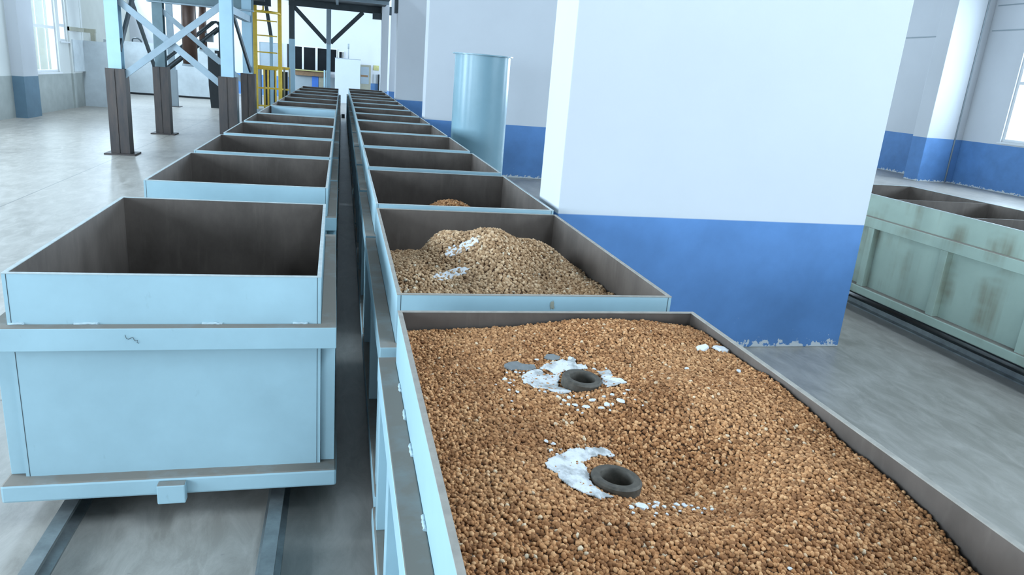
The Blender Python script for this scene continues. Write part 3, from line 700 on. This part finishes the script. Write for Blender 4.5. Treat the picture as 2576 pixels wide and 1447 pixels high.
sheet('lime_powder', PW1, h_second, 0.012, 'flake', 'slanting white powder streak high on the pale pellet heap', 'powder', step=0.005, rough=0.010, jag=0.012, thick=0.006)
sheet('lime_powder', PW2, h_second, 0.012, 'flake', 'white powder patch low on the front of the pale pellet heap', 'powder', step=0.005, rough=0.010, jag=0.012, thick=0.006)
def flake(x, y, d, hf, seed, label, group, lift=0.0095):
    rnd = random.Random(seed); m = MB(); n = rnd.choice((5, 6, 6, 7)); th = max(0.0034, d * 0.25); d *= 1.22
    pts = []
    for k in range(n):
        a = 2 * math.pi * (k + rnd.uniform(-.3, .3)) / n; q = d / 2 * rnd.uniform(0.7, 1.25)
        pts.append((q * math.cos(a) * 1.1, q * math.sin(a) * 1.35))
    B = [m.bm.verts.new((px, py, -th / 2)) for px, py in pts]; T = [m.bm.verts.new((px * .86, py * .86, th / 2)) for px, py in pts]
    m.bm.faces.new(B[::-1]); m.bm.faces.new(T)
    for k in range(n): m.bm.faces.new((B[k], B[(k + 1) % n], T[(k + 1) % n], T[k]))
    o = m.build('lime_flake', 'flake'); o.location = (x, y, hf(x, y) + lift); o.rotation_euler = (rnd.uniform(-.25, .25), rnd.uniform(-.25, .25), rnd.uniform(0, 6))
    return tag(o, label, 'flake', group)
for i, (x, y, d) in enumerate(FL1): flake(x, y, d, h_near, 100 + i, 'small white lime flake scattered on the pellets around the farther dark ring', 'white flakes around the farther ring')
for i, (x, y, d) in enumerate(FL2):
    big = d > 0.025
    flake(x, y, d, h_near, 300 + i, 'largest loose white flake, a wedge just past the nearer ring' if big else 'small white lime flake scattered on the pellets around the nearer dark ring', None if big else 'white flakes around the nearer ring')
F3 = ['flat white flake near the far pier-side corner of the pellet-filled cart', 'flat white flake touching the pier-side wall of the pellet-filled cart', 'tiny white flake alone on the far slope of pellets', 'tiny white flake by the pier-side edge of the pellets', 'tiny white flake at the near bottom edge of the pellets']
for i, (x, y, d) in enumerate(FL3): flake(min(x, 1.578), y, d, h_near, 500 + i, F3[i], None)

# ------------------------------------------------------------------ big cylinder behind the near pier
m = MB(); R = 0.525
m.lathe([(R, 0.0), (R, 2.585), (R + 0.045, 2.585), (R + 0.045, 2.605), (R - 0.012, 2.605), (R - 0.012, 0.02)], seg=96)
o = m.build('steel_cylinder', 'cylinder', smooth=True); o.location = (2.60, 14.0, 0)
md = o.modifiers.new('edges', 'EDGE_SPLIT'); md.split_angle = 0.6
tag(o, 'tall grey-blue steel cylinder with a thin top flange standing between two piers', 'cylinder')

# ------------------------------------------------------------------ steel platform on four columns
plat = tag(empty('steel_platform', (-3.5, 19.2, 0)), 'pale blue steel platform frame on stubby brown feet with crossed braces', 'platform')
ox, oy = -3.5, 19.2
def colm(x, y, top, mat):
    x -= ox; y -= oy
    m = MB(); w = 0.125
    m.box(x - w, x + w, y - 0.13, y - 0.112, 1.76, top); m.box(x - w, x + w, y + 0.112, y + 0.13, 1.76, top); m.box(x - 0.008, x + 0.008, y - 0.112, y + 0.112, 1.76, top)
    c = m.build('column', mat, plat)
    m = MB(); a = 0.185
    m.box(x - a, x - 0.014, y - 0.16, y + 0.16, 0.03, 1.75); m.box(x + 0.014, x + a, y - 0.16, y + 0.16, 0.03, 1.75); m.box(x - 0.014, x + 0.014, y - 0.145, y + 0.145, 0.03, 1.75)
    m.box(x - a, x + a, y - 0.16, y + 0.16, 1.75, 1.765)
    s = m.build('lower_stub', 'stub', c); s['label'] = 'bare brown steel foot of the column'
    m = MB(); m.box(x - 0.30, x + 0.30, y - 0.26, y + 0.26, 0.0, 0.03); m.build('base_plate', 'stub', c)
    return c
colm(-4.55, 17.05, 4.55, 'steel_paint'); colm(-4.68, 21.6, 4.55, 'steel_teal'); colm(-2.37, 17.05, 4.55, 'steel_paint'); colm(-2.48, 21.6, 4.55, 'steel_paint')
def pbar(name, p, q, w, d, mat, up=(0, 0, 1)):
    m = MB(); m.bar((p[0] - ox, p[1] - oy, p[2]), (q[0] - ox, q[1] - oy, q[2]), w, d, up); return m.build(name, mat, plat)
pbar('brace', (-4.62, 17.04, 3.25), (-2.40, 17.04, 1.50), 0.05, 0.13, 'steel_grey'); pbar('brace', (-4.55, 16.98, 1.52), (-2.36, 16.98, 3.27), 0.05, 0.13, 'steel_grey')
pbar('brace', (-4.70, 21.55, 3.28), (-2.5, 21.55, 1.45), 0.05, 0.12, 'steel_grey')
pbar('brace', (-4.46, 17.0, 2.15), (-4.47, 19.75, 4.5), 0.05, 0.13, 'steel_dark'); pbar('brace', (-4.79, 21.3, 1.80), (-4.79, 17.9, 4.55), 0.05, 0.13, 'steel_dark')
pbar('brace', (-2.42, 21.5, 1.85), (-2.42, 17.2, 3.65), 0.05, 0.13, 'steel_dark')
pbar('tie_beam', (-2.40, 17.1, 3.17), (-2.46, 21.5, 3.17), 0.14, 0.16, 'steel_grey')
def ibeam(name, p, q, w, d, mat, mat2):
    m = MB(); a = (p[0] - ox, p[1] - oy, p[2]); b = (q[0] - ox, q[1] - oy, q[2])
    m.bar(a, b, 0.02, d, mi=0); m.bar((a[0], a[1], a[2] - d / 2), (b[0], b[1], b[2] - d / 2), w, 0.03, mi=1); m.bar((a[0], a[1], a[2] + d / 2), (b[0], b[1], b[2] + d / 2), w, 0.03, mi=1)
    return m.build(name, [mat, mat2], plat)
ibeam('floor_beam', (-4.9, 21.5, 3.56), (-2.3, 21.5, 3.56), 0.24, 0.36, 'steel_teal', 'steel_grey')
for yy in (23.5, 25.5): ibeam('floor_beam', (-5.2, yy, 3.95), (-2.2, yy, 3.95), 0.2, 0.3, 'steel_dark', 'steel_dark')
m = MB(); m.box(-5.3 - ox, -1.9 - ox, 16.7 - oy, 33.2 - oy, 4.55, 4.62); m.box(-1.9 - ox, 1.74 - ox, 22.5 - oy, 33.2 - oy, 4.62, 4.70); m.build('deck_plate', 'steel_dark', plat)
# far frame over the tracks
m = MB(); m.box(-2.60 - ox, -2.48 - ox, 29.3 - oy, 29.42 - oy, 0, 2.95); m.build('frame_post', 'steel_paint', plat)
m = MB(); m.bar((-2.78 - ox, 29.36 - oy, 4.55), (-2.54 - ox, 29.36 - oy, 2.95), 0.12, 0.12, (1, 0, 0)); m.build('brace', 'steel_dark', plat)
def fpost(x, y, w, z0, z1, mat, name='frame_post'):
    m = MB(); m.box(x - ox - w / 2, x - ox + w / 2, y - oy - 0.08, y - oy + 0.08, z0, z1); return m.build(name, mat, plat)
c = fpost(-2.03, 33.0, 0.24, 0, 3.04, 'steel_paint'); fpost(-2.03, 33.0, 0.22, 3.04, 4.36, 'steel_dark')
fpost(-0.54, 33.0, 0.17, 0, 2.95, 'steel_paint'); fpost(-0.54, 33.0, 0.19, 2.95, 4.36, 'steel_grey')
pbar('brace', (-1.95, 33, 4.33), (-0.62, 33, 3.02), 0.06, 0.17, 'steel_dark'); pbar('brace', (0.86, 33, 4.36), (-0.46, 33, 3.02), 0.06, 0.17, 'steel_dark')
pbar('floor_beam', (-2.15, 33, 4.52), (2.05, 33, 4.52), 0.16, 0.33, 'steel_dark'); pbar('floor_beam', (-2.0, 29.5, 4.55), (1.72, 29.5, 4.55), 0.12, 0.12, 'steel_grey'); pbar('floor_beam', (-2.0, 26.5, 4.55), (1.72, 26.5, 4.55), 0.12, 0.12, 'steel_grey')
pbar('floor_beam', (-0.2, 24.0, 4.58), (-0.2, 33.0, 4.58), 0.1, 0.08, 'steel_grey')
m = MB(); m.box(1.25 - ox, 1.62 - ox, 32.5 - oy, 32.9 - oy, 4.12, 4.36); m.build('bearing_block', 'steel_dark', plat)
m = MB(); m.box(1.70 - ox, 1.795 - ox, 25.6 - oy, 25.95 - oy, 3.98, 4.62); m.build('wall_bracket', 'steel_dark', plat)
# small column farther back
sc = tag(empty('support_column', (-6.62, 32.4, 0)), 'slim grey column standing behind the platform feet, before the cement boards', 'column')
m = MB(); m.box(-0.11, 0.11, -0.11, 0.11, 1.45, 4.5); m.build('shaft', 'steel_grey', sc)
m = MB(); m.box(-0.16, 0.10, -0.12, 0.12, 0.02, 1.45); m.box(0.10, 0.17, -0.12, 0.12, 0.02, 1.45); p = m.build('lower_stub', 'grey_panel', sc)
m = MB(); m.box(-0.28, 0.28, -0.25, 0.25, 0, 0.02); m.build('base_plate', 'stub', sc)

# brown down-pipes hanging under the platform
def downpipe(x, y, r, z0, label):
    p = tag(empty('down_pipe', (x, y, z0)), label, 'pipe', 'brown pipes under the platform')
    m = MB(); m.lathe([(r, 0), (r, 4.545 - z0), (r - 0.02, 4.545 - z0), (r - 0.02, 0)], seg=40, closed=True); m.build('pipe', 'pipe_brown', p, smooth=True)
    m = MB(); m.lathe([(r + 0.001, 0.0), (r + 0.03, 0.0), (r + 0.03, 0.07), (r + 0.001, 0.07)], seg=40, closed=True); m.build('end_collar', 'grey_panel', p)
downpipe(-4.42, 24.2, 0.205, 1.78, 'wide brown pipe hanging under the platform, the nearer and longer of two')
downpipe(-4.84, 29.0, 0.13, 2.24, 'narrow brown pipe hanging behind the wide brown pipe')
# inclined conveyor
cv = tag(empty('inclined_conveyor', (-4.5, 25.6, 0)), 'dark inclined conveyor frame rising behind the crossed braces', 'conveyor')
def loop(y):
    A, B = Vector((-5.55, y, 1.45)), Vector((-3.72, y, 3.02)); t = (B - A).normalized(); n = Vector((-t.z, 0, t.x))
    pts = [A, B - t * .1, B + n * .05, B + n * .2, B - t * .1 + n * .26, A + n * .26]
    return [p - Vector((-4.5, 25.6, 0)) for p in pts]
for yy in (25.45, 25.85):
    m = MB(); m.tube(loop(yy), 0.032, 8, closed=True); m.build('side_rail', 'steel_dark', cv)
m = MB(); m.bar((-0.95, 0.05, 1.62), (0.66, 0.05, 3.0), 0.30, 0.03); m.build('carrying_belt', 'black', cv)
m = MB(); m.box(0.30, 0.52, -0.08, 0.14, 2.55, 2.8); m.build('drive_motor', 'grey_panel', cv)
for xx, zz in ((-0.98, 1.62), (0.95, 0.0)):
    m = MB(); m.bar((xx if zz else 0.72, 0.05, 0.0), (xx if zz else 0.72, 0.05, 1.6 if zz else 3.04), 0.07, 0.07, (1, 0, 0)); m.build('leg', 'steel_dark', cv)
# black chute
ch = tag(empty('black_chute', (-5.1, 33.2, 0)), 'black steel chute with a pale sloping lip behind the platform', 'chute')
m = MB(); a = [(-0.2, 0.0), (0.24, 0.0), (0.24, 1.72), (-0.26, 2.10), (-0.26, 0.9)]
A = [m.bm.verts.new((x, -0.2, z)) for x, z in a]; B = [m.bm.verts.new((x, 0.3, z)) for x, z in a]
for i in range(5): m.bm.faces.new((A[i], A[(i + 1) % 5], B[(i + 1) % 5], B[i]))
m.bm.faces.new(A[::-1]); m.bm.faces.new(B); m.build('chute_body', 'black', ch)
m = MB(); m.bar((-0.45, -0.22, 2.30), (0.30, -0.22, 1.74), 0.04, 0.1); m.build('lip', 'steel_grey', ch)
m = MB(); m.box(0.0, 0.34, -0.1, 0.25, 2.2, 2.32); m.bar((0.12, 0.1, 1.8), (0.12, 0.1, 2.2), 0.08, 0.08, (1, 0, 0)); m.build('top_cover', 'black', ch)
# bent hook of pipe on the far boards
m = MB(); m.tube([(-9.67, 39.07, 2.42), (-9.66, 39.07, 2.54), (-9.58, 39.07, 2.59), (-9.42, 39.07, 2.59), (-9.32, 39.07, 2.52), (-9.26, 39.07, 2.42)], 0.035, 8)
o = m.build('bent_pipe', 'steel_dark'); tag(o, 'dark bent pipe standing on top of the far cement board', 'pipe')

# ------------------------------------------------------------------ yellow ladder and guard rail
pl = MB(); pl.box(-2.95, -1.62, 25.75, 27.4, 0, 0.55); o = pl.build('concrete_plinth', 'cabinet'); tag(o, 'white concrete plinth under the yellow ladder', 'plinth')
ld = tag(empty('access_ladder', (-2.4, 26.0, 0.55)), 'yellow steel ladder rising to the platform', 'ladder')
for x, q in ((-0.37, 0.085), (0.42, 0.06)):
    m = MB(); m.box(x - q, x + q, -0.03, 0.03, 0.0, 3.98); m.build('stile', 'yellow', ld)
for z in (0.66, 1.85, 2.38, 2.90, 3.36):
    m = MB(); m.tube([(-0.285, 0, z - 0.55), (0.335, 0, z - 0.55)], 0.02, 8); m.build('rung', 'yellow', ld)
m = MB(); m.tube([(-0.40, -0.03, 3.05), (-0.42, -0.35, 3.05), (-0.2, -0.62, 3.05), (0.2, -0.62, 3.05), (0.42, -0.35, 3.05), (0.42, -0.03, 3.05)], 0.04, 8); m.build('safety_hoop', 'yellow', ld)
m = MB(); m.bar((-0.12, 0.35, 3.1), (-0.12, 0.35, 3.98), 0.05, 0.05, (1, 0, 0)); m.bar((-0.12, 0.03, 3.12), (-0.12, 0.37, 3.12), 0.05, 0.05); m.build('bracket', 'yellow', ld)
gr = tag(empty('guard_rail', (-2.25, 26.25, 0.55)), 'yellow box-section guard rail around the foot of the ladder', 'railing')
for z in (0.10, 0.68, 1.36):
    m = MB(); m.bar((-0.55, 0, z), (0.56, 0, z), 0.05, 0.09 if z > 1 else 0.05); m.build('rail_bar', 'yellow', gr)
for x in (-0.52, -0.26, -0.14, 0.10, 0.38, 0.55):
    m = MB(); m.bar((x, 0, 0.0), (x, 0, 1.36), 0.055, 0.055, (1, 0, 0)); m.build('post', 'yellow' if x < 0.3 else 'beige', gr)
for (x0, x1, z1, mt, lb) in ((-3.35, -3.0, 1.85, 'grey_panel', 'grey upright panel behind the yellow guard rail'), (-2.86, -2.46, 1.82, 'black', 'wider black machine box behind the yellow guard rail'), (-2.34, -2.02, 1.74, 'dark_glass', 'narrow dark machine box at the end of the yellow guard rail')):
    b = tag(empty('machine_box', ((x0 + x1) / 2, 30.2, 0)), lb, 'machine')
    w = (x1 - x0) / 2
    m = MB(); m.box(-w, w, -0.2, 0.2, 0.06, z1); m.build('housing', mt, b, bevel=0.01)
    m = MB(); m.box(-w * .9, w * .9, -0.17, 0.17, 0, 0.06); m.build('foot', 'grey_panel', b)
    if mt == 'black':
        m = MB(); m.box(-w * .85, w * .85, -0.22, -0.201, 1.08, 1.13); p = m.build('white_strip', 'cabinet', b); p['label'] = 'white strip across the black housing'
# ------------------------------------------------------------------ back wall
YW = YB
def wpanes(n, x0, x1, z0, z1, panes, mat, sill=True):
    root = empty('window_%d' % n, ((x0 + x1) / 2, YW, z0)); root['kind'] = 'structure'; c = (x0 + x1) / 2
    m = MB(); xs = [x0] + [v for p in panes for v in p] + [x1]
    for i in range(0, len(xs), 2):
        if xs[i + 1] - xs[i] > 1e-3: m.box(xs[i] - c, xs[i + 1] - c, -0.06, 0.0, 0, z1 - z0)
    m.box(x0 - c, x1 - c, -0.065, 0.0, z1 - z0, z1 - z0 + 0.06)
    m.build('window_frame', 'white_pvc', root)
    for p in panes:
        m = MB(); m.box(p[0] - c, p[1] - c, -0.03, -0.002, 0, z1 - z0); m.build('window_pane', mat, root)
wpanes(k, -2.75, -0.24, 1.70, 2.96, [(-2.67, -2.27), (-2.16, -1.51), (-1.38, -0.80), (-0.68, -0.30)], 'dark_glass'); k += 1
wpanes(k, -0.20, 0.14, 2.52, 2.86, [(-0.14, 0.02), (0.05, 0.10)], 'dark_glass'); k += 1
wpanes(k, -4.72, -3.42, 1.72, 3.04, [(-4.64, -3.48)], 'grey_glass'); k += 1
m = MB(); m.box(-3.1, -2.98, YW - 0.04, YW, 1.74, 3.06); struct('trim_9', m, 'black')
m = MB(); m.box(-2.75, -0.3, YW - 0.25, YW, 0, 1.36); struct('wall_low_panel', m, 'grey_panel')
rl = tag(empty('brown_balustrade', (-1.77, YW - 0.62, 1.36)), 'brown slatted balustrade with a cream ledge below the dark windows', 'balustrade')
m = MB(); m.box(-0.95, 0.95, 0.1, 0.35, 0.27, 0.33); m.build('ledge', 'sign', rl)
m = MB(); m.box(-0.93, 0.93, 0.2, 0.3, 0, 0.27); m.build('slat_panel', 'brown', rl)
def slab(name, x0, x1, z0, z1, y, d, mat, label, cat):
    m = MB(); m.box(x0, x1, y - d, y, z0, z1); return tag(m.build(name, mat, bevel=0.008), label, cat)
slab('blue_door', -1.69, -1.32, 0.0, 1.44, YW - 0.26, 0.05, 'blue_panel', 'small bright blue door panel below the dark windows', 'door panel')
slab('beige_board', -1.30, -1.03, 0.0, 1.44, YW - 0.26, 0.05, 'beige', 'beige board next to the small blue door panel', 'board')
for i, x in enumerate((-0.96, -0.83)):
    m = MB(); m.tube([(x, YW - 0.68, 0), (x, YW - 0.68, 1.76)], 0.05, 10); tag(m.build('standing_pipe', 'steel_paint'), ('pale pipe next to the beige board', 'pale pipe nearer the white box cabinet')[i], 'pipe', 'pale pipes by the back wall')
bx = tag(empty('white_box', (0.355, 44.6, 0)), 'large plain white box cabinet closing the gap at the end of the tracks', 'cabinet')
m = MB(); m.box(-0.715, 0.715, -0.3, 0.5, 0, 2.48); m.build('body', 'cabinet', bx, bevel=0.01)
m = MB(); m.box(-0.73, 0.73, -0.31, 0.51, 2.48, 2.51); m.build('lid', 'grey_panel', bx)
m = MB(); m.tube([(0.04, 0.1, 2.51), (0.03, 0.1, 3.32)], 0.025, 8); m.tube([(0.03, 0.1, 3.05), (0.03, 0.1, 3.34)], 0.05, 8); m.build('vent_stack', 'grey_panel', bx)
cb = tag(empty('beige_cabinet', (1.39, 45.5, 0)), 'narrow beige cabinet with a glazed door beside the white box', 'cabinet')
m = MB(); m.box(-0.32, 0.32, -0.2, 0.3, 0, 2.24); m.build('body', 'beige', cb, bevel=0.01)
m = MB(); m.box(-0.27, 0.20, -0.215, -0.201, 1.15, 2.12); m.build('door_glass', 'grey_glass', cb)
m = MB(); m.box(-0.27, 0.15, -0.23, -0.216, 1.55, 1.66); m.build('brown_strip', 'brown', cb)
slab('yellow_notice', 1.88, 2.20, 1.97, 2.26, YW, 0.03, 'sign', 'small yellow notice on the back wall above the white board', 'sign')
slab('white_board', 1.88, 2.14, 1.21, 1.74, YW, 0.03, 'cabinet', 'small white board on the back wall above its blue foot', 'board')
slab('dark_upright', 2.16, 2.25, 0.0, 1.75, YW - 0.05, 0.08, 'black', 'thin dark upright post beside the small white board', 'post')
slab('track_stop', 0.02, 0.16, 0.0, 0.16, 32.3, 0.2, 'black', 'small black stop block on the floor between the two tracks', 'block')
slab('wall_switch', XL + 0.14, XL + 0.16, 1.75, 1.87, 24.95, 0.15, 'stub', 'small dark switch plate on the slate-footed pilaster', 'switch')
